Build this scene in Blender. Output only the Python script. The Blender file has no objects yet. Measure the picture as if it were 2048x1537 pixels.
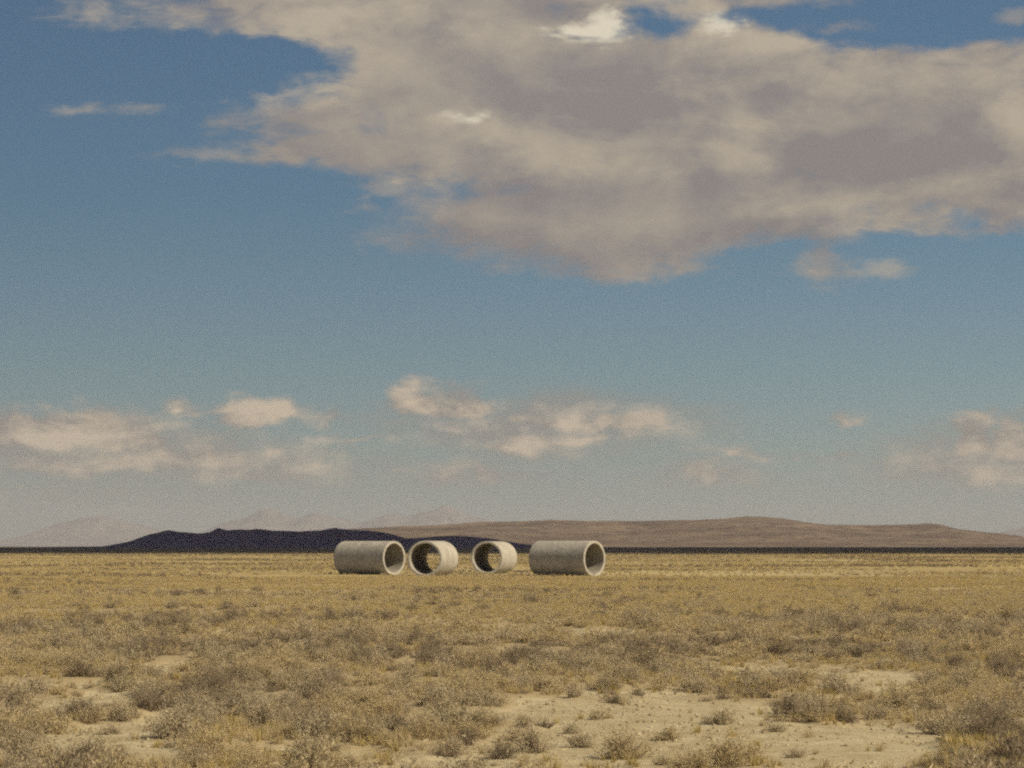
import bpy, math, random
import numpy as np
from mathutils import Vector
R = math.radians
random.seed(7)
rng = np.random.default_rng(11)
S = bpy.context.scene
COL = S.collection

# ------------------------------------------------------------------ camera
F_PX = 5730.0                 # focal length in pixels of the 2048 px wide photograph
EYE = 2.33
HORIZON = 1093.0
TILT = math.atan((HORIZON - 768.5) / F_PX)
cam_d = bpy.data.cameras.new('camera')
cam_d.sensor_width = 36.0
cam_d.lens = 36.0 * F_PX / 2048.0
cam_d.clip_start = 0.5
cam_d.clip_end = 300000.0
cam = bpy.data.objects.new('camera', cam_d)
COL.objects.link(cam)
cam.location = (0, 0, EYE)
cam.rotation_euler = (math.pi / 2 + TILT, 0, 0)
S.camera = cam

def pix_dir(px, py):
    x, z, y = (px - 1024.0) / F_PX, (768.5 - py) / F_PX, 1.0
    c, s = math.cos(TILT), math.sin(TILT)
    return Vector((x, y * c - z * s, y * s + z * c))

def pix_ground(px, py):
    d = pix_dir(px, py)
    t = -EYE / d.z
    return d.x * t, d.y * t

def pix_azel(px, py):
    d = pix_dir(px, py).normalized()
    return math.degrees(math.atan2(d.x, d.y)), math.degrees(math.asin(d.z))

# ------------------------------------------------------------------ light, exposure
SUN_EL = R(39.0)
SUN_AZ = R(-31.0)             # from +x, towards the camera's right shoulder
sun_dir = Vector((math.cos(SUN_EL) * math.cos(SUN_AZ), math.cos(SUN_EL) * math.sin(SUN_AZ), math.sin(SUN_EL)))
sun_l = bpy.data.lights.new('sun', 'SUN')
sun_l.energy = 3.6
sun_l.angle = R(0.53)
sun_l.color = (1.0, 0.885, 0.66)
sun = bpy.data.objects.new('sun', sun_l)
COL.objects.link(sun)
sun.rotation_euler = sun_dir.to_track_quat('Z', 'Y').to_euler()
sun.location = (60, -60, 80)

S.render.engine = 'CYCLES'
S.view_settings.view_transform = 'Standard'
S.view_settings.look = 'None'
S.view_settings.exposure = 0.68
S.view_settings.gamma = 1.0
S.view_settings.use_curve_mapping = False
S.cycles.max_bounces = 6
S.cycles.diffuse_bounces = 3
S.cycles.volume_bounces = 0
S.cycles.transparent_max_bounces = 8
S.cycles.filter_width = 2.3
S.cycles.use_denoising = False
S.cycles.use_adaptive_sampling = True
S.cycles.adaptive_threshold = 0.04
S.cycles.adaptive_min_samples = 20

# ------------------------------------------------------------------ node helper
class G:
    """tiny expression builder over a node tree"""
    def __init__(self, tree):
        self.t = tree
        tree.nodes.clear()
    def n(self, typ, **kw):
        nd = self.t.nodes.new(typ)
        for k, v in kw.items():
            setattr(nd, k, v)
        return nd
    def put(self, sock, v):
        if isinstance(v, bpy.types.NodeSocket):
            self.t.links.new(v, sock)
        elif v is not None:
            if isinstance(v, (tuple, list)) and sock.type == 'RGBA' and len(v) == 3:
                v = (*v, 1.0)
            sock.default_value = v
    def m(self, op, a, b=None, c=None, clamp=False):
        nd = self.n('ShaderNodeMath', operation=op, use_clamp=clamp)
        for i, v in enumerate((a, b, c)):
            if v is not None:
                self.put(nd.inputs[i], v)
        return nd.outputs[0]
    def vm(self, op, a, b=None, c=None, scale=None):
        nd = self.n('ShaderNodeVectorMath', operation=op)
        for i, v in enumerate((a, b, c)):
            if v is not None:
                self.put(nd.inputs[i], v)
        if scale is not None:
            self.put(nd.inputs['Scale'], scale)
        return nd.outputs['Value'] if op in ('LENGTH', 'DOT_PRODUCT', 'DISTANCE') else nd.outputs['Vector']
    def noise(self, vec, scale, detail=4.0, rough=0.5, dist=0.0, out='Fac'):
        nd = self.n('ShaderNodeTexNoise')
        self.put(nd.inputs['Vector'], vec)
        nd.inputs['Scale'].default_value = scale
        nd.inputs['Detail'].default_value = detail
        nd.inputs['Roughness'].default_value = rough
        nd.inputs['Distortion'].default_value = dist
        return nd.outputs[out if out in nd.outputs else 0]
    def mix(self, f, a, b, blend='MIX'):
        nd = self.n('ShaderNodeMix', data_type='RGBA', blend_type=blend)
        self.put(nd.inputs[0], f)
        self.put(nd.inputs[6], a)
        self.put(nd.inputs[7], b)
        return nd.outputs[2]
    def step(self, x, lo, hi):
        nd = self.n('ShaderNodeMapRange', interpolation_type='SMOOTHSTEP')
        self.put(nd.inputs['Value'], x)
        nd.inputs['From Min'].default_value = lo
        nd.inputs['From Max'].default_value = hi
        return nd.outputs['Result']
    def lin(self, x, lo, hi, a=0.0, b=1.0):
        nd = self.n('ShaderNodeMapRange')
        self.put(nd.inputs['Value'], x)
        nd.inputs['From Min'].default_value = lo
        nd.inputs['From Max'].default_value = hi
        nd.inputs['To Min'].default_value = a
        nd.inputs['To Max'].default_value = b
        return nd.outputs['Result']
    def comb(self, x, y, z):
        nd = self.n('ShaderNodeCombineXYZ')
        for i, v in enumerate((x, y, z)):
            self.put(nd.inputs[i], v)
        return nd.outputs[0]
    def sep(self, v):
        nd = self.n('ShaderNodeSeparateXYZ')
        self.put(nd.inputs[0], v)
        return nd.outputs

# ------------------------------------------------------------------ sky with clouds (world)
W = bpy.data.worlds.new('World')
S.world = W
W.use_nodes = True
g = G(W.node_tree)
SKY_STRENGTH = 0.05
sky = g.n('ShaderNodeTexSky', sky_type='NISHITA')
sky.sun_disc = False
sky.sun_elevation = SUN_EL
sky.sun_rotation = SUN_AZ - R(90.0)
sky.altitude = 1400.0
sky.air_density = 1.0
sky.dust_density = 0.6
sky.ozone_density = 1.6
dirv = g.n('ShaderNodeTexCoord').outputs['Generated']
dirv = g.vm('NORMALIZE', dirv)
dx, dy, dz = g.sep(dirv)
az = g.m('MULTIPLY', g.m('ARCTAN2', dx, dy), 180 / math.pi)
el = g.m('MULTIPLY', g.m('ARCSINE', dz), 180 / math.pi)
st = g.comb(g.m('MULTIPLY', dx, 1.0), dy, g.m('MULTIPLY', dz, 1.7))        # clouds are wider than tall
warp = g.noise(st, 22.0, 5.0, 0.55, out='Color')
warp2 = g.noise(st, 95.0, 4.0, 0.6, out='Color')
uv = g.comb(az, el, 0.0)
half = (0.5, 0.5, 0.5)
uvw = g.vm('ADD', uv, g.vm('MULTIPLY', g.vm('SUBTRACT', warp, half), (1.7, 1.0, 0.0)))
uvw = g.vm('ADD', uvw, g.vm('MULTIPLY', g.vm('SUBTRACT', warp2, half), (0.55, 0.38, 0.0)))

def blobs(items, coord, flat=False):
    """depth in degrees inside the nearest of many soft ellipses given in photograph pixels; negative outside"""
    acc = None
    for (px, py, rx, ry) in items:
        a, e = pix_azel(px, py)
        sx, sy = 100.0 / rx, 100.0 / ry
        v = g.vm('MULTIPLY_ADD', coord, (sx, sy, 0.0), (-a * sx, -e * sy, 0.0))
        if flat:                                        # cumulus: flat base, domed top
            v = g.vm('MAXIMUM', v, g.vm('MULTIPLY', v, (1.0, -2.0, 1.0)))
        k = min(rx, ry, 70.0 + 0.3 * min(rx, ry)) / 100.0
        l = g.m('MULTIPLY_ADD', g.vm('LENGTH', v), -k, k)
        acc = l if acc is None else g.m('SMOOTH_MAX', acc, l, 0.12)
    return acc

HIGH = [(1250, 240, 640, 190), (960, 175, 300, 180), (1750, 230, 420, 160), (1350, 400, 440, 120), (1060, 430, 250, 75),
        (640, 14, 345, 58), (900, 40, 330, 120), (1900, 330, 280, 150), (1290, 500, 150, 42), (1880, 430, 260, 42), (1650, 500, 80, 56),
        (665, 245, 165, 46), (720, 305, 210, 56), (1150, 30, 140, 60), (1440, 5, 180, 26), (1400, 110, 330, 80), (1780, 120, 300, 50), (1950, 120, 200, 45)]
WISP = [(185, 217, 55, 11), (305, 222, 60, 13), (375, 303, 60, 10), (455, 310, 40, 10), (800, 368, 85, 34), (735, 415, 45, 13), (1772, 543, 66, 18),
        (2040, 40, 40, 15), (1690, 50, 70, 9), (540, 272, 25, 10)]
LOW = [(50, 872, 150, 60), (165, 872, 155, 66), (260, 895, 90, 36), (330, 930, 120, 36), (430, 930, 110, 40), (520, 955, 140, 30), (160, 940, 240, 26), (360, 826, 50, 22), (500, 834, 56, 34), (560, 834, 60, 28),
       (668, 846, 56, 22), (850, 806, 80, 48), (920, 808, 88, 42), (1010, 834, 70, 22), (1200, 850, 70, 44), (1260, 858, 80, 40), (1130, 845, 120, 24), (1050, 890, 90, 28), (1160, 882, 150, 26), (970, 960, 36, 34), (920, 850, 120, 22), (700, 885, 110, 14),
       (885, 955, 62, 24), (1410, 962, 60, 26), (1480, 962, 80, 18), (1950, 880, 50, 50), (2035, 885, 60, 56), (1990, 945, 90, 42), (1880, 920, 100, 26), (2080, 940, 80, 44), (555, 902, 30, 20), (240, 1040, 110, 16), (130, 1060, 140, 24), (1685, 836, 24, 12), (1590, 905, 200, 12)]
BANK = [(120, 890, 260, 70), (420, 930, 260, 46), (260, 915, 430, 52), (1080, 850, 330, 66), (1960, 920, 260, 60), (560, 950, 220, 30), (930, 950, 160, 30), (1430, 955, 150, 26), (180, 1000, 260, 30)]
BRIGHT = [(1772, 540, 60, 20), (985, 275, 60, 40), (1085, 325, 50, 40), (800, 365, 50, 24), (1780, 440, 160, 30), (1940, 430, 120, 30), (1250, 270, 120, 24), (1170, 50, 75, 42), (1465, 46, 52, 20), (930, 232, 52, 22), (890, 238, 60, 26), (1500, 245, 95, 26), (1100, 300, 120, 55), (1700, 410, 180, 28), (1450, 300, 90, 26), (2020, 265, 60, 80), (1650, 150, 300, 45),
          (700, 30, 200, 35), (620, 180, 60, 20), (1550, 95, 120, 30)]
SHADE = [(1250, 180, 420, 60), (750, 310, 260, 60), (1780, 320, 260, 80), (1150, 400, 260, 60), (1450, 470, 300, 40), (1000, 470, 260, 50), (1250, 250, 120, 30)]
HOLES = [(420, 122, 170, 34), (545, 126, 50, 20), (1300, 45, 48, 20), (1700, 40, 130, 22), (1950, 50, 190, 26), (1800, 505, 110, 22), (2060, 520, 200, 40), (1540, 500, 60, 14), (1895, 425, 30, 12), (560, 362, 70, 14)]
HEADS = [(1140, 60, 60, 26), (1185, 48, 48, 34), (1160, 38, 30, 20), (1110, 72, 40, 16), (1465, 47, 44, 17), (935, 232, 40, 18), (900, 225, 40, 12)]
d_hi = blobs(HIGH, uvw)
d_wi = blobs(WISP, uvw)
d_lo = blobs(LOW, uvw, True)
d_br = blobs(BRIGHT, uvw)
d_sh = blobs(SHADE, uvw)
d_ho = blobs(HOLES, uvw)
d_he = blobs(HEADS, uvw)
fb = g.noise(st, 26.0, 8.0, 0.60, 0.3)
fbf = g.noise(st, 110.0, 5.0, 0.6)
fbw = g.noise(g.vm('MULTIPLY', st, (1.0, 1.0, 1.9)), 48.0, 7.0, 0.64, 0.6)
fbs = g.noise(g.vm('MULTIPLY', dirv, (1.0, 1.0, 3.2)), 9.0, 7.0, 0.55, 0.4)
def c5(x, k): return g.m('MULTIPLY', g.m('SUBTRACT', x, 0.5), k)
wob = g.m('ADD', c5(fb, 0.9), c5(fbf, 0.45))
wob_deg = g.m('ADD', g.m('ADD', c5(fb, 1.1), c5(fbw, 0.9)), c5(fbf, 0.35))
hole = g.m('MULTIPLY', g.m('MAXIMUM', g.m('ADD', d_ho, 0.30), 0.0), 1.35)
hi = g.step(g.m('ADD', g.m('SUBTRACT', d_hi, hole), g.m('ADD', wob_deg, 0.05)), -0.30, 0.38)
wi = g.m('MULTIPLY', g.step(g.m('ADD', d_wi, g.m('MULTIPLY', wob_deg, 0.32)), -0.06, 0.17), 0.58)
lo = g.m('MULTIPLY', g.step(g.m('ADD', d_lo, g.m('MULTIPLY', wob_deg, 0.60)), -0.16, 0.24), 0.88)
bank = g.m('MULTIPLY', g.step(g.m('ADD', blobs(BANK, uvw), g.m('MULTIPLY', wob_deg, 0.7)), -0.30, 0.42), 0.68)
lo = g.m('MAXIMUM', lo, bank)
# the same broken cumulus goes on outside the picture
out_x = g.step(g.m('ABSOLUTE', az), 11.0, 17.0)
out_e = g.step(el, 11.2, 16.0)
outside = g.m('MAXIMUM', out_x, out_e)
gen = g.m('MULTIPLY', g.step(g.m('ADD', fbs, g.m('MULTIPLY', wob, 0.18)), 0.50, 0.60), outside)
alpha = g.m('MAXIMUM', g.m('MAXIMUM', hi, wi), g.m('MAXIMUM', lo, gen))
alpha = g.m('MULTIPLY', alpha, g.step(el, 0.0, 1.6))
# cloud tones: mauve grey undersides, cream sunlit shoulders, a few white heads
tone = g.noise(g.vm('ADD', st, (0.013, -0.02, -0.022)), 15.0, 6.0, 0.55, 0.3)
relief = g.m('MULTIPLY', g.m('SUBTRACT', fb, g.noise(g.vm('ADD', st, (0.010, 0.0, 0.012)), 26.0, 8.0, 0.58, 0.3)), 1.6)
lit = g.m('ADD', g.lin(tone, 0.30, 0.78), g.m('ADD', relief, g.m('ADD', c5(fbw, 0.55), c5(fbf, 0.30))))
lit = g.m('ADD', lit, g.m('MULTIPLY', g.step(g.m('ADD', d_br, g.m('MULTIPLY', wob_deg, 0.8)), -0.30, 0.55), 0.60))
lit = g.m('SUBTRACT', lit, g.m('MULTIPLY', g.step(g.m('ADD', d_sh, g.m('MULTIPLY', wob_deg, 0.8)), -0.5, 0.6), 0.42), clamp=True)
SC = 0.86 / SKY_STRENGTH
def sc(c, k=1.0):
    return tuple(v * SC * k for v in c)
col = g.mix(lit, sc((0.212, 0.188, 0.177)), sc((0.370, 0.317, 0.245)))
heads = g.step(g.m('ADD', d_he, g.m('MULTIPLY', wob_deg, 0.6)), -0.08, 0.22)
col = g.mix(heads, col, sc((0.56, 0.50, 0.39)))
lowlit = g.m('ADD', g.m('ADD', g.m('MULTIPLY', relief, 1.4), g.m('MULTIPLY', d_lo, 0.9)), c5(fbw, 0.9))
lowc = g.mix(g.lin(lowlit, -0.10, 0.42), sc((0.25, 0.205, 0.170)), sc((0.54, 0.425, 0.300)))
islow = g.m('MULTIPLY', g.m('SUBTRACT', 1.0, g.step(el, 3.6, 4.6)), g.m('SUBTRACT', 1.0, g.m('MULTIPLY', outside, 0.5)))
col = g.mix(islow, col, lowc)
skyc = g.mix(1.0, sky.outputs['Color'], (0.530, 0.605, 0.632), 'MULTIPLY')
final = g.mix(alpha, skyc, col)
bg = g.n('ShaderNodeBackground')
g.put(bg.inputs['Color'], final)
bg.inputs['Strength'].default_value = SKY_STRENGTH
wo = g.n('ShaderNodeOutputWorld')
W.node_tree.links.new(bg.outputs[0], wo.inputs[0])
W.cycles.sampling_method = 'MANUAL'
W.cycles.sample_map_resolution = 512

# ------------------------------------------------------------------ numpy noise
def _hash(ix, iy, seed):
    h = (ix * 374761393 + iy * 668265263 + seed * 1442695041) & 0xFFFFFFFF
    h = ((h ^ (h >> 13)) * 1274126177) & 0xFFFFFFFF
    h = h ^ (h >> 16)
    return (h & 0xFFFF) / 65535.0
def vnoise(x, y, seed=0):
    x = np.asarray(x, float); y = np.asarray(y, float)
    ix = np.floor(x).astype(np.int64); iy = np.floor(y).astype(np.int64)
    fx = x - ix; fy = y - iy
    fx = fx * fx * fx * (fx * (fx * 6 - 15) + 10); fy = fy * fy * fy * (fy * (fy * 6 - 15) + 10)
    a = _hash(ix, iy, seed); b = _hash(ix + 1, iy, seed); c = _hash(ix, iy + 1, seed); d = _hash(ix + 1, iy + 1, seed)
    return (a + (b - a) * fx) * (1 - fy) + (c + (d - c) * fx) * fy
def fbm(x, y, octv=4, seed=0, gain=0.5):
    s = 0.0; amp = 1.0; tot = 0.0
    x = np.asarray(x, float); y = np.asarray(y, float)
    for i in range(octv):
        s = s + amp * vnoise(x + 17.3 * i, y - 9.1 * i, seed + i * 7)
        tot += amp; amp *= gain; x = x * 2.03; y = y * 2.03
    return s / tot
def sstep(v, a, b):
    t = np.clip((v - a) / (b - a), 0, 1)
    return t * t * (3 - 2 * t)

# ------------------------------------------------------------------ plant cover and ground height
BARE = [(1740, 1522, 150, 34), (1760, 1590, 240, 44), (1560, 1580, 320, 44), (1300, 1575, 160, 36), (1120, 1560, 80, 16), (330, 1522, 130, 14), (300, 1465, 60, 16), (90, 1400, 80, 10), (470, 1395, 70, 8), (560, 1440, 30, 8), (700, 1515, 60, 12), (880, 1400, 60, 8), (1700, 1400, 60, 7), (1900, 1410, 80, 8), (1620, 1518, 240, 26), (1400, 1500, 120, 20), (150, 1480, 120, 30), (1350, 1440, 300, 60), (1260, 1480, 330, 50), (1560, 1342, 190, 14), (1740, 1354, 130, 18), (230, 1490, 190, 45), (230, 1388, 100, 16),
        (360, 1335, 70, 13), (60, 1241, 130, 6), (1040, 1345, 60, 9), (1480, 1412, 180, 16), (1720, 1480, 170, 34), (680, 1396, 60, 5), (560, 1508, 250, 14),
        (1480, 1490, 260, 26), (1800, 1525, 160, 14), (130, 1420, 90, 16), (320, 1440, 40, 20), (1140, 1425, 70, 12), (1000, 1255, 60, 4),
        (1180, 1243, 90, 4), (1540, 1232, 60, 3), (1970, 1238, 70, 4), (690, 1470, 80, 8), (1930, 1475, 70, 8), (450, 1345, 40, 8), (820, 1440, 60, 8), (40, 1365, 60, 8), (1640, 1205, 90, 3), (930, 1520, 120, 10)]
FULL = [(900, 1400, 150, 34), (760, 1440, 150, 46), (850, 1350, 190, 30), (1900, 1430, 190, 34), (600, 1350, 140, 30), (480, 1440, 110, 40), (1250, 1320, 260, 20), (1480, 1393, 130, 9), (1330, 1372, 60, 8)]
def to_px(x, y):
    c, s = math.cos(TILT), math.sin(TILT)
    fwd = y * c - EYE * s
    up = -y * s - EYE * c
    return 1024 + F_PX * x / fwd, 768.5 - F_PX * up / fwd
def cover(x, y):
    """0 bare soil .. 1 closed scrub, on the ground plane"""
    x = np.asarray(x, float); y = np.asarray(y, float)
    yy = np.maximum(y, 14.0)
    n = 0.62 * fbm(x / 2.6, y / 4.5, 4, 3) + 0.38 * fbm(x / 9.0, y / 22.0, 3, 21)
    n = n + 0.03 + 0.22 * (fbm(x / 0.8, y / 1.3, 3, 71) - 0.5)
    c = sstep(n, 0.28, 0.48)
    px, py = to_px(x, yy)
    wob_ = (fbm(x / 0.9, y / 1.6, 4, 51) - 0.5) * 1.5
    bare = np.zeros_like(c)
    for (bx, by, rx, ry) in BARE:
        d = np.sqrt(((px - bx) / rx) ** 2 + ((py - by) / ry) ** 2)
        bare = np.maximum(bare, sstep(1.15 - d + wob_ * 0.55, 0.0, 0.45))
    full = np.zeros_like(c)
    for (bx, by, rx, ry) in FULL:
        d = np.sqrt(((px - bx) / rx) ** 2 + ((py - by) / ry) ** 2)
        full = np.maximum(full, sstep(1.1 - d + wob_ * 0.5, 0.0, 0.5))
    c = np.where(y > 5, np.maximum(c, 0.85 * full), c)
    bare = np.where(y > 5, bare * (1 - 0.7 * full), 0)
    return np.clip(c * (1 - 0.98 * bare), 0, 1)
def height(x, y):
    x = np.asarray(x, float); y = np.asarray(y, float)
    near = 1 - sstep(y, 150, 195)
    farf = sstep(y, 300, 500) * (1 - sstep(y, 1500, 4000))
    h = (fbm(x / 7.0, y / 11.0, 4, 5) - 0.5) * 0.26 * near
    h = h + (fbm(x / 0.7, y / 0.7, 3, 9) - 0.5) * 0.035 * (1 - sstep(y, 90, 140))
    h = h + cover(x, y) * 0.09 * (1 - sstep(y, 110, 150))
    h = h + (fbm(x / 60.0, y / 60.0, 3, 15) - 0.5) * 0.30 * np.maximum(farf, sstep(-y, 20, 200))
    return h - 0.05 * near

# ------------------------------------------------------------------ materials
def mat(name):
    m_ = bpy.data.materials.new(name)
    m_.use_nodes = True
    q = G(m_.node_tree)
    b = q.n('ShaderNodeBsdfPrincipled')
    o = q.n('ShaderNodeOutputMaterial')
    m_.node_tree.links.new(b.outputs[0], o.inputs[0])
    b.inputs['Roughness'].default_value = 0.95
    b.inputs['Specular IOR Level'].default_value = 0.1
    return m_, q, b

# ground
M_ground, q, b = mat('desert_soil')
pos = q.n('ShaderNodeNewGeometry').outputs['Position']
att = q.n('ShaderNodeAttribute', attribute_name='cover').outputs['Fac']
n1 = q.noise(pos, 0.9, 6.0, 0.6)
n2 = q.noise(pos, 14.0, 5.0, 0.65)
n3 = q.noise(q.vm('MULTIPLY', pos, (0.7, 1.0, 1.0)), 0.060, 7.0, 0.65)
n4 = q.noise(pos, 0.006, 5.0, 0.6)
n5 = q.noise(pos, 0.35, 5.0, 0.7)
soil = q.mix(q.lin(n1, 0.36, 0.64), (0.36, 0.298, 0.185), (0.50, 0.432, 0.295))
soil = q.mix(q.step(n2, 0.42, 0.72), soil, (0.33, 0.27, 0.165))
litter = q.mix(q.lin(n2, 0.35, 0.65), (0.26, 0.200, 0.118), (0.39, 0.312, 0.188))
crumb = q.noise(pos, 5.0, 6.0, 0.75)
soil = q.mix(q.m('MULTIPLY', q.step(crumb, 0.46, 0.66), 0.75), soil, (0.27, 0.210, 0.125))
nearc = q.mix(q.step(att, 0.15, 0.75), soil, litter)
farc = q.mix(q.step(n3, 0.38, 0.62), (0.310, 0.234, 0.120), (0.440, 0.350, 0.165))
farc = q.mix(q.m('MULTIPLY', q.step(n5, 0.45, 0.68), 0.7), farc, (0.19, 0.140, 0.070))
farc = q.mix(q.m('MULTIPLY', q.step(n4, 0.48, 0.62), 0.55), farc, (0.42, 0.35, 0.21))
_, py_, _z = q.sep(pos)
fd = q.step(py_, 110.0, 190.0)
far_shade = q.step(q.m('ADD', py_, q.m('MULTIPLY', q.noise(pos, 0.003, 4.0, 0.6), 900.0)), 1350.0, 1800.0)
farc = q.mix(q.m('MULTIPLY', far_shade, 0.8), farc, (0.135, 0.098, 0.075))  # far plain's base colour darkened to deepen the cloud shade over it
worn = q.n('ShaderNodeAttribute', attribute_name='worn').outputs['Fac']
worn = q.step(q.m('ADD', worn, q.m('MULTIPLY', q.m('SUBTRACT', n5, 0.5), 1.2)), 0.3, 0.7)
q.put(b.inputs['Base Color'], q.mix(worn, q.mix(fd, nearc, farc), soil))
bump = q.n('ShaderNodeBump')
bump.inputs['Strength'].default_value = 0.5
bump.inputs['Distance'].default_value = 0.03
q.put(bump.inputs['Height'], q.noise(pos, 22.0, 6.0, 0.7))
q.put(b.inputs['Normal'], bump.outputs[0])

def foliage_mat(name, c0, c1, c2, trans=0.30):
    m_, q, b = mat(name)
    oi = q.n('ShaderNodeObjectInfo').outputs['Random']
    pos = q.n('ShaderNodeNewGeometry').outputs['Position']
    rnd = q.n('ShaderNodeNewGeometry').outputs['Random Per Island']
    c = q.mix(q.lin(rnd, 0.0, 1.0, 0.30, 0.75), c0, c1)
    c = q.mix(q.m('MULTIPLY', q.step(oi, 0.35, 1.0), 0.7), c, c2)
    c = q.mix(q.step(q.noise(pos, 0.25, 3.0, 0.6), 0.55, 0.75), c, c0)
    q.put(b.inputs['Base Color'], c)
    tr = q.n('ShaderNodeBsdfTranslucent')
    q.put(tr.inputs['Color'], c)
    ms = q.n('ShaderNodeMixShader')
    ms.inputs[0].default_value = trans
    out = [n_ for n_ in m_.node_tree.nodes if n_.type == 'OUTPUT_MATERIAL'][0]
    m_.node_tree.links.new(b.outputs[0], ms.inputs[1])
    m_.node_tree.links.new(tr.outputs[0], ms.inputs[2])
    m_.node_tree.links.new(ms.outputs[0], out.inputs[0])
    return m_
M_sage = foliage_mat('grey_sage_foliage', (0.370, 0.296, 0.199), (0.547, 0.463, 0.322), (0.436, 0.366, 0.235))
M_tan = foliage_mat('tan_dry_foliage', (0.401, 0.313, 0.188), (0.553, 0.460, 0.286), (0.492, 0.388, 0.223))
M_dark = foliage_mat('dark_brown_foliage', (0.214, 0.169, 0.118), (0.350, 0.278, 0.194), (0.265, 0.212, 0.142))
M_grass = foliage_mat('yellow_dry_grass', (0.390, 0.300, 0.120), (0.540, 0.430, 0.195), (0.47, 0.365, 0.145))
M_pale = foliage_mat('bleached_dry_grass', (0.42, 0.335, 0.185), (0.54, 0.445, 0.265), (0.46, 0.375, 0.215))
M_stem = foliage_mat('grey_woody_stem', (0.13, 0.10, 0.065), (0.20, 0.160, 0.11), (0.16, 0.125, 0.085))

# concrete
M_conc, q, b = mat('weathered_concrete')
tc = q.n('ShaderNodeTexCoord').outputs['Object']
oi = q.n('ShaderNodeObjectInfo').outputs['Random']
tcs = q.vm('ADD', tc, q.comb(q.m('MULTIPLY', oi, 30.0), 0.0, 0.0))
a1 = q.noise(tcs, 1.1, 6.0, 0.62)
a2 = q.noise(tcs, 7.0, 6.0, 0.7)
a3 = q.noise(q.vm('MULTIPLY', tcs, (3.0, 3.0, 0.35)), 2.2, 5.0, 0.6)
c = q.mix(q.lin(a1, 0.3, 0.7), (0.325, 0.300, 0.265), (0.475, 0.445, 0.395))
a4 = q.noise(tcs, 2.6, 7.0, 0.72)
c = q.mix(q.m('MULTIPLY', q.step(a4, 0.48, 0.62), 0.7), c, (0.270, 0.245, 0.205))
c = q.mix(q.m('MULTIPLY', q.step(a3, 0.52, 0.75), 0.6), c, (0.24, 0.205, 0.150))
_a, along, _b = q.sep(tc)
seam = q.m('LESS_THAN', q.m('ABSOLUTE', q.m('SUBTRACT', q.m('FRACT', q.m('ADD', q.m('DIVIDE', along, 1.35), 0.5)), 0.5)), 0.012)
c = q.mix(q.m('MULTIPLY', seam, 0.45), c, (0.20, 0.175, 0.135))
c = q.mix(q.m('MULTIPLY', q.step(a2, 0.50, 0.66), 0.75), c, (0.22, 0.18, 0.135))
q.put(b.inputs['Base Color'], c)
b.inputs['Roughness'].default_value = 0.9
bump = q.n('ShaderNodeBump')
bump.inputs['Strength'].default_value = 0.6
bump.inputs['Distance'].default_value = 0.02
q.put(bump.inputs['Height'], q.noise(tcs, 18.0, 6.0, 0.7))
q.put(b.inputs['Normal'], bump.outputs[0])

M_bore, q, b = mat('shade_darkened_bore')
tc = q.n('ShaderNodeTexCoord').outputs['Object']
c = q.mix(q.lin(q.noise(tc, 1.4, 6.0, 0.65), 0.3, 0.7), (0.240, 0.214, 0.178), (0.370, 0.338, 0.285))  # base tone lowered to deepen the shade inside the pipes
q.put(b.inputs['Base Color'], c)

def hill_mat(name, c0, c1, c2, s):
    m_, q, b = mat(name)
    pos = q.n('ShaderNodeNewGeometry').outputs['Position']
    nn = q.noise(pos, s, 7.0, 0.62)
    n2_ = q.noise(q.vm('MULTIPLY', pos, (1.0, 1.0, 3.0)), s * 5.0, 6.0, 0.65)
    c = q.mix(q.step(nn, 0.36, 0.64), c0, c1)
    c = q.mix(q.step(n2_, 0.47, 0.66), c, c2)
    q.put(b.inputs['Base Color'], c)
    return m_
M_hill_near = hill_mat('dark_rocky_hill', (0.128, 0.090, 0.142), (0.172, 0.120, 0.165), (0.090, 0.066, 0.106), 0.006)
M_hill_mid = hill_mat('brown_sage_hill', (0.150, 0.108, 0.080), (0.240, 0.178, 0.125), (0.095, 0.072, 0.058), 0.0030)
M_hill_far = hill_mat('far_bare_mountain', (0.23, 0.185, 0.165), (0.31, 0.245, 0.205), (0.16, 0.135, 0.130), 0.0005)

# ------------------------------------------------------------------ mesh helpers
def mesh_np(name, verts, faces, mats=(), smooth=False, loops=None):
    me = bpy.data.meshes.new(name)
    verts = np.asarray(verts, np.float32)
    faces = np.asarray(faces, np.int32)
    k = faces.shape[1]
    me.vertices.add(len(verts)); me.vertices.foreach_set('co', verts.ravel())
    me.loops.add(faces.size); me.loops.foreach_set('vertex_index', faces.ravel())
    me.polygons.add(len(faces)); me.polygons.foreach_set('loop_start', np.arange(0, faces.size, k, dtype=np.int32))
    me.update(calc_edges=True)
    if smooth:
        me.polygons.foreach_set('use_smooth', np.ones(len(faces), bool))
    for m_ in mats:
        me.materials.append(m_)
    me.validate()
    return me
def link(name, me, parent=None, loc=None):
    o = bpy.data.objects.new(name, me)
    COL.objects.link(o)
    if parent: o.parent = parent
    if loc is not None: o.location = loc
    return o
def grid_faces(nr, nc):
    i = np.arange(nr * nc).reshape(nr, nc)
    return np.stack([i[:-1, :-1], i[:-1, 1:], i[1:, 1:], i[1:, :-1]], -1).reshape(-1, 4)
def tag(o, label, cat, group=None):
    o['label'] = label; o['category'] = cat
    if group: o['group'] = group
    return o

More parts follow.
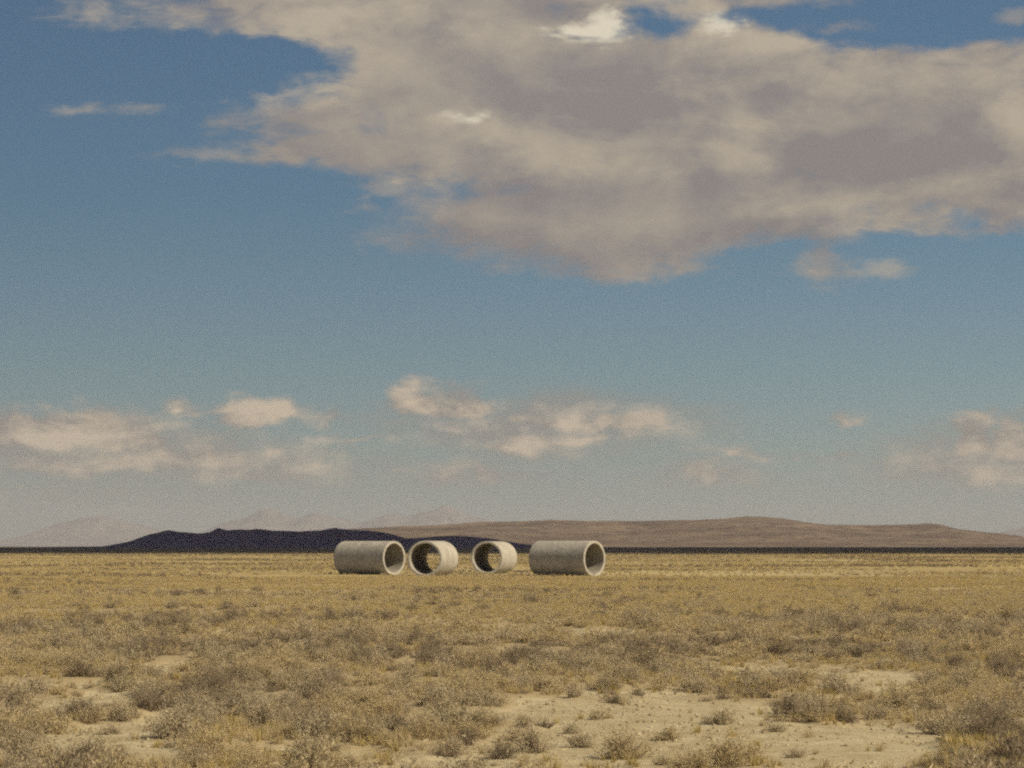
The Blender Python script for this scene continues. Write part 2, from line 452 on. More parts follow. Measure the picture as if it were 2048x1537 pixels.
# ------------------------------------------------------------------ where the pipes lie
PIPES = [  # near end in photograph pixels, distance, heading of the near end, label
    (789.0, 236.0, R(-39.0), 'leftmost grey concrete pipe lying on the plain, open end turned to the right'),
    (849.5, 225.0, R(180 + 77.5), 'concrete pipe just right of the leftmost one, its dark bore facing forward'),
    (973.5, 243.5, R(180 + 77.0), 'smallest looking concrete pipe standing alone near the middle, dark bore facing forward'),
    (1189.0, 224.0, R(-39.0), 'rightmost grey concrete pipe, long weathered side in view, open end to the right')]
def worn_soil(x, y):
    """1 on the trodden pale soil along each pipe, falling to 0 some three metres off"""
    w = np.zeros_like(x)
    for (px, dist, hd, lab) in PIPES:
        fx, fy = math.cos(hd), math.sin(hd)
        cx, cy = (px - 1024) / F_PX * dist - fx * 2.6, dist - fy * 2.6
        u = (x - cx) * fx + (y - cy) * fy
        v = -(x - cx) * fy + (y - cy) * fx
        d = np.hypot(np.maximum(np.abs(u) - 2.9, 0), np.maximum(np.abs(v) - 1.1, 0))
        w = np.maximum(w, 1 - sstep(d, 0.2, 3.2))
    return w
# ------------------------------------------------------------------ ground sheet
FARY = 66000.0
rows = list(np.linspace(-4500, 22, 46)[:-1])
y = 22.0
while y < 330: rows.append(y); y *= 1.0052
while y < FARY: rows.append(y); y *= 1.045
rows.append(FARY)
rows = np.array(rows)
inner = np.linspace(-1, 1, 300)
outk = (np.linspace(0, 1, 26)[1:]) ** 4
Yg = np.repeat(rows[:, None], 350, 1)
Wd = np.maximum(rows, 22.0) * math.tan(R(13.0))
Xi = inner[None, :] * Wd[:, None]
Xr = Wd[:, None] + (45000 - Wd[:, None]) * outk[None, :]
Xg = np.concatenate([-Xr[:, ::-1], Xi, Xr], 1)
Zg = height(Xg, Yg)
V = np.stack([Xg, Yg, Zg], -1).reshape(-1, 3)
gm = mesh_np('ground', V, grid_faces(len(rows), 350), [M_ground], True)
ca = gm.attributes.new('cover', 'FLOAT', 'POINT')
ca.data.foreach_set('value', cover(Xg, Yg).astype(np.float32).ravel())
ca = gm.attributes.new('worn', 'FLOAT', 'POINT')
ca.data.foreach_set('value', worn_soil(Xg, Yg).astype(np.float32).ravel())
ground = link('ground', gm)
ground['kind'] = 'structure'

# ------------------------------------------------------------------ hills and mountains
def ridge(name, prof, dist, depth, material, seed, rough, base=-2.0, ncol=420, nrow=70, back=1.0, folds=0.35):
    """a ridge whose skyline follows the photograph's, with slopes running out front and back"""
    px = np.array([p[0] for p in prof], float); py = np.array([p[1] for p in prof], float)
    hx = (px - 1024) / F_PX * dist
    hz = (HORIZON - py) / F_PX * dist + EYE
    X = np.linspace(hx[0], hx[-1], ncol)
    crest = np.interp(X, hx, hz)
    k = np.hanning(7); k /= k.sum()
    crest = np.convolve(np.pad(crest, 3, 'edge'), k, 'valid')
    T = np.linspace(-1, 1, nrow)
    XX = np.repeat(X[None, :], nrow, 0)
    TT = np.repeat(T[:, None], ncol, 1)
    CR = np.repeat(crest[None, :], nrow, 0)
    s = 1 - np.abs(TT)
    fall = s ** 1.25
    YY = dist + TT * depth * np.where(TT < 0, 1.0, back)
    sc_ = depth
    gul = fbm(XX / sc_ * 7.0 + fbm(XX / sc_ * 3, YY / sc_ * 3, 2, seed + 4) * 1.2, YY / sc_ * 1.2, 5, seed)
    rg = 1 - np.abs(2 * gul - 1)
    H = CR * fall * (1 - folds * (1 - rg) * (np.clip(1 - s, 0, 1) ** 0.7) * 1.6)
    H = H + CR * rough * (fbm(XX / sc_ * 16, YY / sc_ * 16, 4, seed + 9) - 0.5) * fall
    Z = np.where(s <= 0.001, base, np.maximum(H, 0) + base * (1 - fall))
    Vv = np.stack([XX, YY, Z], -1).reshape(-1, 3)
    me = mesh_np(name, Vv, grid_faces(nrow, ncol), [material], True)
    o = link(name, me)
    o['kind'] = 'structure'
    return o
DARK = [(60, 1095), (150, 1094), (215, 1093), (240, 1089), (270, 1081), (300, 1070), (335, 1060), (360, 1064), (400, 1066), (425, 1062), (437, 1055), (455, 1060),
        (500, 1061), (515, 1058), (545, 1062), (600, 1063), (640, 1061), (670, 1056), (700, 1058), (740, 1061), (765, 1063), (790, 1069), (812, 1077), (850, 1075),
        (895, 1072), (930, 1072), (960, 1075), (1000, 1080), (1040, 1087), (1075, 1092), (1130, 1094)]
ridge('dark_hill', DARK, 4200.0, 480.0, M_hill_near, 31, 0.16)
LIT = [(300, 1092), (450, 1080), (560, 1068), (650, 1061), (700, 1058), (740, 1056), (800, 1052), (900, 1048), (960, 1044), (1050, 1043), (1100, 1040), (1200, 1041), (1300, 1041),
       (1380, 1040), (1450, 1036), (1490, 1032), (1520, 1033), (1560, 1036), (1610, 1044), (1650, 1049), (1750, 1051), (1830, 1049), (1855, 1046), (1875, 1048), (1900, 1056),
       (1960, 1064), (2000, 1067), (2048, 1078), (2100, 1086), (2180, 1093)]
ridge('brown_hill', LIT, 10500.0, 2300.0, M_hill_mid, 77, 0.07, ncol=700, nrow=110, folds=0.34)
ridge('dark_hill', [(1960, 1094), (1985, 1080), (2010, 1070), (2030, 1070), (2048, 1074), (2110, 1062), (2180, 1058), (2260, 1070), (2360, 1092)], 13500.0, 1200.0, M_hill_near, 91, 0.12, ncol=160)
FAR1 = [(-160, 1092), (-90, 1070), (-30, 1078), (30, 1082), (60, 1068), (100, 1054), (150, 1040), (190, 1031), (220, 1033), (255, 1046), (300, 1054), (360, 1062), (430, 1075), (520, 1092)]
FAR2 = [(330, 1092), (400, 1066), (440, 1050), (470, 1040), (500, 1030), (535, 1017), (560, 1025), (598, 1036), (612, 1027), (630, 1021), (650, 1027), (680, 1035), (722, 1045), (760, 1035),
        (780, 1027), (800, 1032), (820, 1030), (850, 1020), (890, 1011), (920, 1022), (932, 1032), (960, 1037), (1010, 1046), (1080, 1060), (1200, 1092)]
FAR3 = [(1880, 1092), (1960, 1075), (2010, 1062), (2048, 1053), (2100, 1040), (2160, 1046), (2230, 1062), (2340, 1092)]
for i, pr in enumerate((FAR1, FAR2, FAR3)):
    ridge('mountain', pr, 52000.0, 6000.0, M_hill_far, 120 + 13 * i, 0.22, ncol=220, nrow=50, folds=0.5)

# ------------------------------------------------------------------ the high cloud whose shade lies over the far plain and the dark hill
CLOUD_Z = 2500.0
off = Vector((sun_dir.x, sun_dir.y)) * (CLOUD_Z / sun_dir.z)
na, nr_ = 260, 44
def shade_edge(xs):
    return 875 + 60 * (fbm(xs / 300.0, xs * 0, 3, 61) - 0.5)
xs = np.linspace(-2600, 3200, na)
tt = np.linspace(0, 1, nr_)
y0 = shade_edge(xs); y1 = 7200 + 900 * (fbm(xs / 900.0, xs * 0 + 3, 3, 62) - 0.5)
YY = y0[None, :] + (y1 - y0)[None, :] * tt[:, None]
XX = np.repeat(xs[None, :], nr_, 0)
edge = np.minimum(np.minimum(tt, 1 - tt)[:, None] * 6, np.minimum(np.linspace(0, 1, na), 1 - np.linspace(0, 1, na))[None, :] * 8)
edge = np.clip(edge, 0, 1) ** 0.6
bil = fbm(XX / 420.0, YY / 420.0, 5, 71)
top = CLOUD_Z + edge * (260 + 700 * bil)
bot = CLOUD_Z - edge * (40 + 60 * fbm(XX / 500.0, YY / 500.0, 3, 75))
P = np.concatenate([np.stack([XX + off.x, YY + off.y, top], -1).reshape(-1, 3), np.stack([XX + off.x, YY + off.y, bot], -1).reshape(-1, 3)])
ft = grid_faces(nr_, na)
M_cloud, q, b = mat('cloud_white')
b.inputs['Base Color'].default_value = (0.85, 0.85, 0.85, 1)
cl = link('cloud', mesh_np('cloud', P, np.concatenate([ft, ft[:, ::-1] + nr_ * na]), [M_cloud], True))
cl['kind'] = 'structure'

# ------------------------------------------------------------------ concrete pipes
D_OUT, L_PIPE, WALL = 2.81, 5.49, 0.20
def ring_mesh(name, prof, seg=96, m_=None):
    """closed profile (radius, along) turned about the local y axis"""
    a = np.linspace(0, 2 * np.pi, seg, endpoint=False)
    pr = np.array(prof)
    n = len(pr)
    Vv = np.stack([np.cos(a)[:, None] * pr[None, :, 0], np.repeat(pr[None, :, 1], seg, 0), np.sin(a)[:, None] * pr[None, :, 0]], -1).reshape(-1, 3)
    f = []
    for i in range(seg):
        j = (i + 1) % seg
        for k_ in range(n):
            l = (k_ + 1) % n
            f.append((i * n + k_, i * n + l, j * n + l, j * n + k_))
    me = mesh_np(name, Vv, f, [m_ or M_conc], True)
    return me
ro, ri, hl = D_OUT / 2, D_OUT / 2 - WALL, L_PIPE / 2
RIM = 0.10
ys = np.linspace(-hl + RIM, hl - RIM, 13)
rm = (ro + ri) / 2
barrel_me = ring_mesh('barrel', [(ro, v) for v in ys] + [(rm, v) for v in ys[::-1]])
bore_me = ring_mesh('bore_lining', [(rm - 0.002, v) for v in ys] + [(ri, v) for v in ys[::-1]], m_=M_bore)
c_ = 0.025
rim_prof = [(ro + 0.002, 0.0), (ro + 0.002, RIM - c_), (ro - c_ * 0.3, RIM - c_ * 0.3), (ro - c_, RIM), (ri + c_, RIM), (ri + c_ * 0.3, RIM - c_ * 0.3), (ri - 0.002, RIM - c_), (ri - 0.002, 0.0)]
rim_me = ring_mesh('end_rim', rim_prof)
for me_ in (barrel_me, bore_me, rim_me):
    # flat end faces keep a crisp edge
    for p in me_.polygons: p.use_smooth = True
    me_.set_sharp_from_angle(angle=R(38))
for i, (px, dist, hd, lab) in enumerate(PIPES):
    fx, fy = math.cos(hd), math.sin(hd)
    nx = (px - 1024) / F_PX * dist
    cx, cy = nx - fx * hl, dist - fy * hl
    o = link('concrete_pipe', None, None, (cx, cy, ro - 0.05))
    o.rotation_euler = (0, 0, hd - math.pi / 2)         # local +y points out of the near end
    tag(o, lab, 'concrete pipe', 'concrete pipes lying on the plain')
    link('barrel', barrel_me, o)
    link('bore_lining', bore_me, o)
    for sgn in (1, -1):
        r = link('end_rim', rim_me, o, (0, sgn * (hl - RIM), 0))
        r.rotation_euler = (0, 0, 0 if sgn > 0 else math.pi)

# ------------------------------------------------------------------ plants
def shrub_arrays(seed, tall=0.55, ntw=75, nleaf=1500, leaf=0.022, spread=1.0, spiky=0.5):
    """unit wide shrub: returns (stem verts, faces) and (leaf verts, faces), all triangles"""
    r = np.random.default_rng(seed)
    th = r.uniform(0, 2 * np.pi, ntw)
    tilt = np.arccos(r.uniform(0.12, 1.0, ntw))
    lump = 0.75 + 0.35 * np.sin(th * 2 + seed) * np.sin(th * 3 + seed * 2.1)
    ln = r.uniform(0.62, 1.05, ntw) * lump
    ex = np.sin(tilt) * np.cos(th) * 0.5 * ln * spread
    ey = np.sin(tilt) * np.sin(th) * 0.5 * ln * spread
    ez = (np.cos(tilt) * 0.9 + 0.12) * tall * ln
    bx = r.normal(0, 0.05, ntw); by = r.normal(0, 0.05, ntw)
    e = np.stack([ex, ey, ez], 1)
    b0 = np.stack([bx, by, np.full(ntw, -0.03)], 1)
    mid = b0 * 0.45 + e * 0.55
    mid[:, 2] -= 0.10 * tall * (1 - np.cos(tilt))
    mid += r.normal(0, 0.02, (ntw, 3))
    side = np.cross(e - b0, r.normal(0, 1, (ntw, 3)))
    side /= np.linalg.norm(side, axis=1)[:, None] + 1e-9
    w0, w1 = 0.008, 0.005
    Vs = np.stack([b0 - side * w0, b0 + side * w0, mid + side * w1, mid - side * w1, e], 1).reshape(-1, 3)
    k = np.arange(ntw)[:, None] * 5
    Fs = np.concatenate([k + [[0, 1, 2]], k + [[0, 2, 3]], k + [[3, 2, 4]]], 0)
    ti = r.integers(0, ntw, nleaf)
    u = r.uniform(0.25, 1.08, nleaf) ** 0.8
    pm = np.where((u < 0.55)[:, None], b0[ti] + (mid[ti] - b0[ti]) * (u / 0.55)[:, None], mid[ti] + (e[ti] - mid[ti]) * ((u - 0.55) / 0.45)[:, None])
    pm = pm + r.normal(0, 0.028, (nleaf, 3)) * [1, 1, 0.8]
    pm[:, 2] = np.maximum(pm[:, 2], 0.008)
    up = (e - b0)[ti]; up /= np.linalg.norm(up, axis=1)[:, None]
    d = up * spiky + r.normal(0, 0.6, (nleaf, 3)); d /= np.linalg.norm(d, axis=1)[:, None]
    sd = np.cross(d, r.normal(0, 1, (nleaf, 3))); sd /= np.linalg.norm(sd, axis=1)[:, None] + 1e-9
    sz = leaf * r.uniform(0.6, 1.5, nleaf)[:, None]
    Vl = np.stack([pm - sd * sz * 0.32, pm + sd * sz * 0.32, pm + d * sz * 2.4], 1).reshape(-1, 3)
    Fl = np.arange(nleaf * 3).reshape(-1, 3)
    return (Vs, Fs), (Vl, Fl)

def tuft_arrays(seed, nb=46, h=1.0):
    r = np.random.default_rng(seed)
    th = r.uniform(0, 2 * np.pi, nb); lean = r.uniform(0.05, 0.75, nb)
    base = np.stack([r.normal(0, 0.12, nb), r.normal(0, 0.12, nb), np.full(nb, -0.02)], 1)
    L = r.uniform(0.5, 1.0, nb) * h
    tip = base + np.stack([np.cos(th) * lean * L, np.sin(th) * lean * L, np.sqrt(1 - np.minimum(lean, .9) ** 2) * L], 1)
    sd = np.stack([-np.sin(th), np.cos(th), np.zeros(nb)], 1)
    rot = r.uniform(-1.2, 1.2, nb)
    sd = sd * np.cos(rot)[:, None] + np.stack([np.cos(th), np.sin(th), th * 0], 1) * np.sin(rot)[:, None]
    w = 0.022
    V = np.stack([base - sd * w, base + sd * w, tip], 1).reshape(-1, 3)
    return V, np.arange(nb * 3).reshape(-1, 3)

KINDS = ['sage', 'tan', 'dark']
FOL = {'sage': M_sage, 'tan': M_tan, 'dark': M_dark}
shapes = []
for s_ in range(6):
    shapes.append(shrub_arrays(100 + s_, tall=[0.5, 0.42, 0.6, 0.36, 0.52, 0.46][s_], ntw=[80, 70, 90, 70, 85, 75][s_], nleaf=[4600, 4200, 5000, 4000, 4800, 4400][s_],
                               leaf=[0.012, 0.013, 0.012, 0.014, 0.013, 0.012][s_], spiky=[0.4, 0.7, 1.0, 0.3, 0.8, 0.6][s_]))
fol_me, stem_me, joined = {}, [], {}
src = bpy.data.collections.new('scrub_sources')
src_names = []
for i, (st_, lf) in enumerate(shapes):
    stem_me.append(mesh_np('stems', *st_, [M_stem]))
    for k_ in KINDS:
        fol_me[k_, i] = mesh_np('foliage', *lf, [FOL[k_]])
def join(st_, lf, m_):
    me = mesh_np('scrub_piece', np.concatenate([st_[0], lf[0]]), np.concatenate([st_[1], lf[1] + len(st_[0])]), [m_, M_stem])
    mi = np.zeros(len(me.polygons), np.int32); mi[:len(st_[1])] = 1
    me.polygons.foreach_set('material_index', mi)
    return me
SRC = []
for k_ in KINDS:
    for s_ in range(4):
        a_, l_ = shrub_arrays(300 + s_, tall=[0.5, 0.42, 0.58, 0.38][s_], ntw=50, nleaf=1100, leaf=0.024, spiky=0.7)
        o = bpy.data.objects.new('scrub_piece_%02d' % len(SRC), join(a_, l_, FOL[k_]))
        src.objects.link(o); SRC.append(o)
gsrc = bpy.data.collections.new('grass_sources')
for s_ in range(5):
    o = bpy.data.objects.new('grass_piece_%02d' % s_, mesh_np('grass_piece', *tuft_arrays(500 + s_), [[M_grass, M_tan, M_tan, M_grass, M_pale][s_]]))
    gsrc.objects.link(o)

def scatter(name, pts, scl, rotz, idx, coll):
    me = bpy.data.meshes.new(name)
    n = len(pts)
    me.vertices.add(n); me.vertices.foreach_set('co', np.asarray(pts, np.float32).ravel())
    a_ = me.attributes.new('scl', 'FLOAT_VECTOR', 'POINT'); a_.data.foreach_set('vector', np.asarray(scl, np.float32).ravel())
    a_ = me.attributes.new('rotz', 'FLOAT', 'POINT'); a_.data.foreach_set('value', np.asarray(rotz, np.float32))
    a_ = me.attributes.new('idx', 'INT', 'POINT'); a_.data.foreach_set('value', np.asarray(idx, np.int32))
    o = link(name, me)
    ng = bpy.data.node_groups.new(name + '_scatter', 'GeometryNodeTree')
    ng.interface.new_socket('Geometry', in_out='INPUT', socket_type='NodeSocketGeometry')
    ng.interface.new_socket('Geometry', in_out='OUTPUT', socket_type='NodeSocketGeometry')
    N = ng.nodes.new
    gi, go = N('NodeGroupInput'), N('NodeGroupOutput')
    ip = N('GeometryNodeInstanceOnPoints'); ci = N('GeometryNodeCollectionInfo')
    ci.inputs['Collection'].default_value = coll
    ci.inputs['Separate Children'].default_value = True
    ci.inputs['Reset Children'].default_value = True
    ip.inputs['Pick Instance'].default_value = True
    def na_(nm, ty):
        x = N('GeometryNodeInputNamedAttribute'); x.data_type = ty; x.inputs['Name'].default_value = nm
        return x.outputs['Attribute']
    cx = N('ShaderNodeCombineXYZ')
    L = ng.links.new
    L(na_('rotz', 'FLOAT'), cx.inputs['Z'])
    L(gi.outputs[0], ip.inputs['Points']); L(ci.outputs[0], ip.inputs['Instance'])
    L(na_('idx', 'INT'), ip.inputs['Instance Index']); L(na_('scl', 'FLOAT_VECTOR'), ip.inputs['Scale'])
    L(cx.outputs[0], ip.inputs['Rotation'])
    L(ip.outputs[0], go.inputs[0])
    md = o.modifiers.new('scatter', 'NODES'); md.node_group = ng
    o['kind'] = 'stuff'
    return o

TH = math.tan(R(13.0))
def wedge(n, d0, d1, power=1.0, side=11.0):
    """random ground points ahead, density falling with distance; the scrub goes on beside and nearer than the picture"""
    e = 2.0 - power + 1e-6
    lo_ = 14.0 if d0 < 40 else d0
    n1 = int(n * (d1 ** e - lo_ ** e) / (d1 ** e - d0 ** e))
    def draw(m, ee):
        u = rng.uniform(0, 1, m)
        return (lo_ ** ee + u * (d1 ** ee - lo_ ** ee)) ** (1 / ee)
    y1 = draw(n1, e)
    x1 = rng.uniform(-1, 1, n1) * y1 * TH
    e2 = e - 1.0 if abs(e - 1.0) > 0.02 else 0.02
    n2 = int(n1 * side / TH * (e / (d1 ** e - lo_ ** e)) * ((d1 ** e2 - lo_ ** e2) / e2))
    y2 = draw(n2, e2)
    sg = np.where(rng.uniform(0, 1, n2) < 0.5, -1, 1)
    x2 = sg * (y2 * TH + rng.uniform(0, 1, n2) * side)
    return np.concatenate([x1, x2]), np.concatenate([y1, y2])
def clear_of_pipes(x, y):
    return rng.uniform(0, 1, len(x)) > worn_soil(x, y) * 1.1

# hero shrubs, where the photograph shows them: x, base y, width, height, tone
HERO = [(485, 1163, 22, 9, 'D'), (1240, 1172, 14, 8, 'D'), (1600, 1174, 30, 9, 'D'), (1720, 1180, 20, 9, 'd'), (60, 1385, 130, 48, 's'), (125, 1342, 150, 50, 's'), (165, 1357, 110, 45, 'd'), (210, 1356, 90, 40, 's'), (473, 1356, 66, 34, 'D'), (540, 1356, 76, 28, 'd'), (392, 1342, 90, 42, 'd'),
        (110, 1262, 100, 32, 's'), (202, 1256, 42, 26, 'd'), (310, 1251, 62, 24, 'd'), (140, 1287, 32, 20, 'd'), (420, 1252, 72, 26, 'd'), (560, 1287, 62, 24, 'D'), (600, 1297, 84, 18, 'd'),
        (245, 1447, 84, 54, 's'), (192, 1416, 62, 28, 'd'), (300, 1402, 120, 54, 's'), (365, 1477, 190, 76, 's'), (432, 1474, 70, 50, 'd'), (535, 1466, 120, 92, 's'), (575, 1464, 84, 46, 'd'),
        (610, 1386, 72, 28, 'd'), (665, 1367, 82, 40, 's'), (800, 1478, 92, 50, 'd'), (868, 1477, 66, 44, 's'), (930, 1492, 84, 54, 'D'), (1003, 1512, 112, 50, 'D'), (970, 1412, 74, 40, 'd'),
        (640, 1502, 160, 50, 's'), (100, 1462, 150, 66, 't'), (55, 1532, 180, 84, 't'), (1068, 1502, 116, 80, 'd'), (1245, 1514, 180, 76, 't'), (1590, 1517, 64, 30, 'd'), (1550, 1467, 74, 30, 'd'),
        (1440, 1452, 110, 40, 's'), (1215, 1382, 84, 48, 's'), (1235, 1407, 84, 28, 'd'), (1395, 1382, 140, 44, 't'), (1462, 1386, 100, 24, 'd'), (1550, 1357, 84, 38, 'd'), (1690, 1381, 150, 46, 's'),
        (1570, 1403, 120, 34, 'd'), (1650, 1414, 150, 38, 't'), (1925, 1377, 92, 50, 's'), (2020, 1362, 112, 50, 'D'), (1840, 1322, 114, 52, 's'), (1808, 1316, 52, 32, 'd'), (1990, 1332, 64, 54, 's'),
        (1760, 1337, 130, 30, 's'), (1975, 1442, 200, 64, 't'), (1895, 1470, 190, 76, 's'), (1930, 1520, 84, 40, 'd'), (1300, 1259, 42, 26, 'D'), (1205, 1312, 84, 28, 'd'), (1115, 1327, 32, 20, 'd'),
        (1050, 1307, 120, 28, 'd'), (1552, 1277, 52, 20, 'D'), (1580, 1242, 52, 26, 'd'), (1738, 1257, 62, 28, 'd'), (1860, 1257, 62, 32, 's'), (1950, 1267, 62, 26, 's'), (2030, 1252, 52, 24, 'd'),
        (1400, 1277, 42, 17, 'd'), (1140, 1465, 60, 34, 's'), (740, 1420, 90, 44, 's'), (700, 1450, 110, 50, 't'), (480, 1420, 110, 50, 't'), (820, 1360, 90, 36, 's'), (900, 1335, 80, 32, 'd'),
        (30, 1425, 100, 46, 't'), (1330, 1480, 90, 36, 't'), (1130, 1385, 70, 30, 's'), (1760, 1440, 110, 40, 's')]
TONE = {'s': ['sage'], 'd': ['sage', 'dark'], 'D': ['dark'], 't': ['tan', 'sage']}
plants = []      # x, y, width, height, kind
for (px, py, w, h, t) in HERO:
    gx, gy = pix_ground(px, py - 2)
    sc_ = gy / F_PX
    plants.append((gx, gy, w * sc_, h * sc_, random.choice(TONE[t])))
nh = len(plants)
hx = np.array([p[0] for p in plants]); hy = np.array([p[1] for p in plants]); hw = np.array([p[2] for p in plants])

x, yv = wedge(13000, 27, 150, 0.35)
cv = cover(x, yv)
belt = sstep(yv + 26 * (fbm(x / 12.0, yv / 20.0, 3, 301) - 0.5), 84, 97)
keep = rng.uniform(0, 1, len(x)) < (cv ** 1.2 * 0.95 + 0.02) * (1 - 0.86 * belt)
x, yv, cv = x[keep], yv[keep], cv[keep]
big = rng.uniform(0, 1, len(x))
wd = 0.24 + 0.66 * big ** 2.0 + 0.10 * cv
hgt = wd * rng.uniform(0.30, 0.58, len(x))
clash = (np.abs(x[:, None] - hx[None]) < (hw[None] * 0.5)) & (np.abs(yv[:, None] - hy[None]) < hw[None] * 0.9)
ok = ~clash.any(1)
x, yv, wd, hgt = x[ok], yv[ok], wd[ok], hgt[ok]
mixn = fbm(x / 6.0, yv / 9.0, 3, 81) + rng.normal(0, 0.13, len(x))
kd = np.where(mixn > 0.55, 1, np.where(mixn < 0.41, 2, 0))
app = wd / yv
inview = (np.abs(x) < yv * math.tan(R(10.0))) & (yv > 29.5)
order = np.argsort(-app * inview)
n_ind = 298 - nh
for j in order[:n_ind]:
    plants.append((x[j], yv[j], wd[j], hgt[j], KINDS[kd[j]]))
rest = order[n_ind:]

# labels that point to one shrub each: row, column, tone, size, then its turn from the left
def describe(ps):
    info = []
    for p in ps:
        px, py = to_px(p[0], p[1])
        wpx = p[2] / p[1] * F_PX
        row = 'nearest row' if py > 1490 else 'near foreground' if py > 1430 else 'front scrub' if py > 1375 else 'middle scrub' if py > 1310 else 'back scrub' if py > 1250 else 'yellow grass'
        col_ = ['far left', 'left', 'centre left', 'near centre left', 'near centre right', 'centre right', 'right', 'far right'][int(np.clip(px // 256, 0, 7))]
        tone_ = {'sage': 'grey', 'tan': 'tan', 'dark': 'dark brown'}[p[4]]
        size = 'wide' if wpx > 120 else 'medium sized' if wpx > 75 else 'small'
        form = 'upright ' if p[3] / p[2] > 0.6 else ''
        info.append(((row, col_, tone_, size, form), px))
    keys = {}
    for i, (k, px) in enumerate(info): keys.setdefault(k, []).append((px, i))
    labs = [None] * len(ps)
    ORD = ['leftmost', 'second from left', 'third from left', 'fourth from left', 'fifth from left', 'sixth from left', 'seventh from left', 'eighth from left', 'ninth from left', 'tenth from left']
    for (row, col_, tone_, size, form), lst in keys.items():
        lst.sort()
        for r_, (px, i) in enumerate(lst):
            base = '%s %s%s desert shrub' % (size, form, tone_)
            where = 'in the %s, %s' % (row, col_)
            if len(lst) == 1: labs[i] = '%s %s' % (base, where)
            else: labs[i] = '%s %s %s' % (ORD[min(r_, 9)] if r_ < len(lst) - 1 else 'rightmost', base, where)
    return labs
LABS = describe(plants)
for i, (gx, gy, w, h, k_) in enumerate(plants):
    si = i % 6
    o = link('desert_shrub', None, None, (gx, gy, float(height(gx, gy)) - 0.01))
    t0 = [0.5, 0.42, 0.6, 0.36, 0.52, 0.46][si]
    o.rotation_euler = (0, 0, random.uniform(0, 6.283))
    o.scale = (w * 1.08, w * 1.08, h / t0 * 1.02)
    tag(o, LABS[i], 'shrub', 'desert shrubs on the plain')
    link('foliage', fol_me[k_, si], o)
    link('stems', stem_me[si], o)

j = rest
sx = wd[j] * rng.uniform(0.9, 1.2, len(j))
scatter('scrub', np.stack([x[j], yv[j], height(x[j], yv[j]) - 0.01], 1),
        np.stack([sx, sx, hgt[j] / 0.48], 1), rng.uniform(0, 6.283, len(j)), kd[j] * 4 + rng.integers(0, 4, len(j)), src)

# scrub farther out, thinner and in patches
x, yv = wedge(34000, 95, 900, 1.0)
pn = fbm(x / 16.0, yv / 22.0, 4, 131)
keep = (rng.uniform(0, 1, len(x)) < sstep(pn, 0.40, 0.62)) & clear_of_pipes(x, yv)
x, yv, pn = x[keep], yv[keep], pn[keep]
w = rng.uniform(0.25, 0.6, len(x)) * (1 + yv / 900.0)
kd = np.where(pn > 0.60, 2, np.where(rng.uniform(0, 1, len(x)) < 0.6, 1, 0))
scatter('distant_scrub', np.stack([x, yv, height(x, yv)], 1), np.stack([w, w, w * 0.75], 1), rng.uniform(0, 6.283, len(x)), kd * 4 + rng.integers(0, 4, len(x)), src)

# dry grass: thin among the shrubs, thick in the yellow belts
def grass(n, d0, d1, power, hs, fn, name):
    x, yv = wedge(n, d0, d1, power)
    p = fn(x, yv)
    k = (rng.uniform(0, 1, len(x)) < p) & clear_of_pipes(x, y)
    x, yv = x[k], yv[k]
    s_ = rng.uniform(hs[0], hs[1], len(x))
    return np.stack([x, yv, height(x, yv)], 1), np.stack([s_ * 1.1, s_ * 1.1, s_], 1)
def near_grass(x, y):
    c = cover(x, y)
    return np.clip(0.012 + 0.75 * c ** 1.5 * sstep(fbm(x / 3.0, y / 6.0, 3, 201), 0.35, 0.65), 0, 1)
def belt_grass(x, y):
    b = 0.10 + 0.90 * sstep(fbm(x / 16.0, y / 15.0, 4, 211), 0.38, 0.60)
    return b * (0.55 + 0.45 * cover(x, y)) * sstep(y + 26 * (fbm(x / 12.0, y / 20.0, 3, 301) - 0.5), 78, 95)
gp, gs = zip(grass(60000, 27, 95, 0.4, (0.07, 0.20), near_grass, 'a'), grass(120000, 82, 215, 0.6, (0.10, 0.24), belt_grass, 'b'),
             grass(50000, 200, 900, 1.1, (0.14, 0.36), lambda x, y: 0.75 * sstep(fbm(x / 20.0, y / 45.0, 3, 221), 0.3, 0.6), 'c'))
gp = np.concatenate(gp); gs = np.concatenate(gs)
scatter('dry_grass', gp, gs, rng.uniform(0, 6.283, len(gp)), rng.integers(0, 5, len(gp)), gsrc)

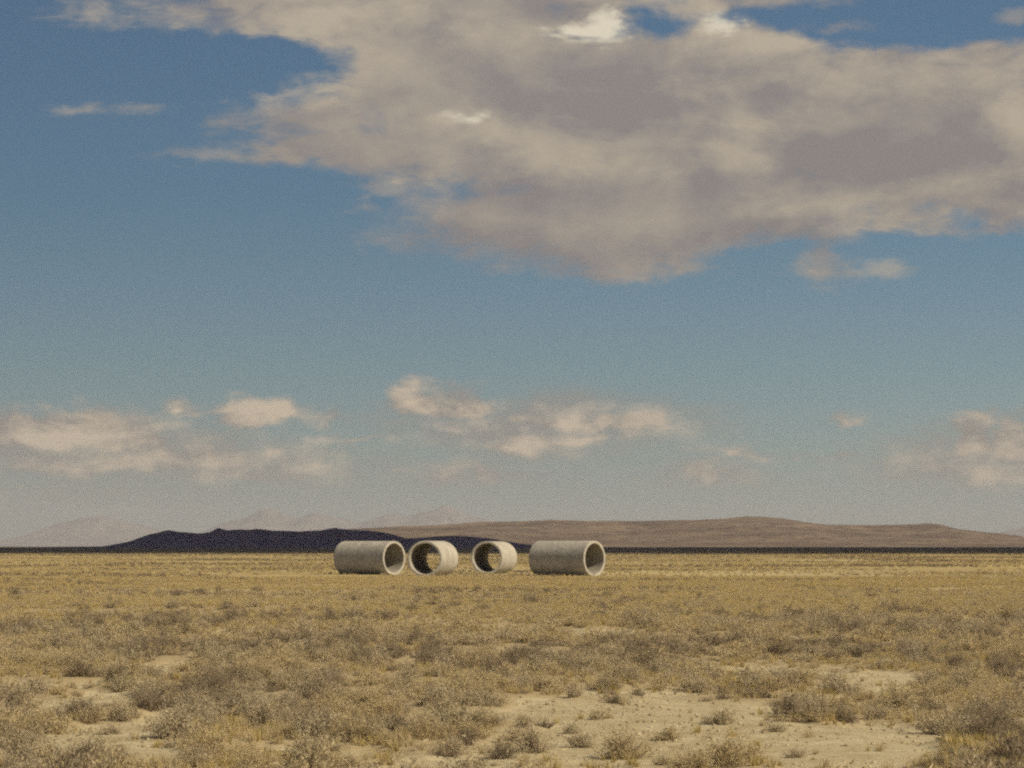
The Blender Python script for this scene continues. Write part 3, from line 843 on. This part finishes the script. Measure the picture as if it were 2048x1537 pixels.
# clods, pebbles and dead sprigs on the bare soil
csrc = bpy.data.collections.new('clod_sources')
M_clod, q, b = mat('soil_clod')
oi = q.n('ShaderNodeObjectInfo').outputs['Random']
q.put(b.inputs['Base Color'], q.mix(oi, (0.20, 0.150, 0.090), (0.46, 0.385, 0.255)))
ico_v = np.array([(1, 0, 0), (-1, 0, 0), (0, 1, 0), (0, -1, 0), (0, 0, 1), (0, 0, -1), (.6, .6, .5), (-.6, .6, .5), (.6, -.6, .5), (-.6, -.6, .5)], float)
ico_f = np.array([(4, 8, 6), (4, 6, 7), (4, 7, 9), (4, 9, 8), (0, 6, 8), (2, 7, 6), (1, 9, 7), (3, 8, 9), (0, 2, 6), (2, 1, 7), (1, 3, 9), (3, 0, 8), (0, 5, 2), (2, 5, 1), (1, 5, 3), (3, 5, 0)])
for s_ in range(3):
    r_ = np.random.default_rng(900 + s_)
    o = bpy.data.objects.new('clod_piece_%02d' % s_, mesh_np('clod_piece', ico_v * r_.uniform(0.6, 1.1, ico_v.shape), ico_f, [M_clod]))
    csrc.objects.link(o)
for s_ in range(2):
    o = bpy.data.objects.new('clod_sprig_%02d' % s_, mesh_np('clod_sprig', *tuft_arrays(950 + s_, nb=14), [[M_dark, M_tan][s_]]))
    o.data.transform(__import__('mathutils').Matrix.Scale(2.2, 4))
    csrc.objects.link(o)
x, yv = wedge(30000, 27, 75, 0.3)
keep = cover(x, yv) < 0.45 + 0.2 * rng.uniform(-1, 1, len(x))
keep &= rng.uniform(0, 1, len(x)) < sstep(fbm(x / 1.5, yv / 2.5, 3, 411), 0.3, 0.65)
x, yv = x[keep], yv[keep]
w = 0.010 + 0.035 * rng.uniform(0, 1, len(x)) ** 2.5
scatter('soil_clods', np.stack([x, yv, height(x, yv) + 0.003], 1), np.stack([w * 1.2, w, w * 0.8], 1), rng.uniform(0, 6.283, len(x)), rng.integers(0, 5, len(x)), csrc)

# ------------------------------------------------------------------ haze
bpy_me = bpy.data.meshes.new('haze')
x0, x1, y0, y1, z0, z1 = -46000, 46000, -4700, 66500, -4.0, 830.0
vv = [(a, b_, c) for c in (z0, z1) for b_ in (y0, y1) for a in (x0, x1)]
bpy_me.from_pydata(vv, [], [(0, 2, 3, 1), (4, 5, 7, 6), (0, 1, 5, 4), (2, 6, 7, 3), (0, 4, 6, 2), (1, 3, 7, 5)])
hm = bpy.data.materials.new('haze_air')
hm.use_nodes = True
q = G(hm.node_tree)
pv = q.n('ShaderNodeVolumePrincipled')
pv.inputs['Color'].default_value = (0.81, 0.805, 0.85, 1)
pv.inputs['Density'].default_value = 2.75e-5
pv.inputs['Anisotropy'].default_value = 0.0
oo = q.n('ShaderNodeOutputMaterial')
hm.node_tree.links.new(pv.outputs[0], oo.inputs['Volume'])
bpy_me.materials.append(hm)
hz = link('haze', bpy_me)
hz['kind'] = 'stuff'
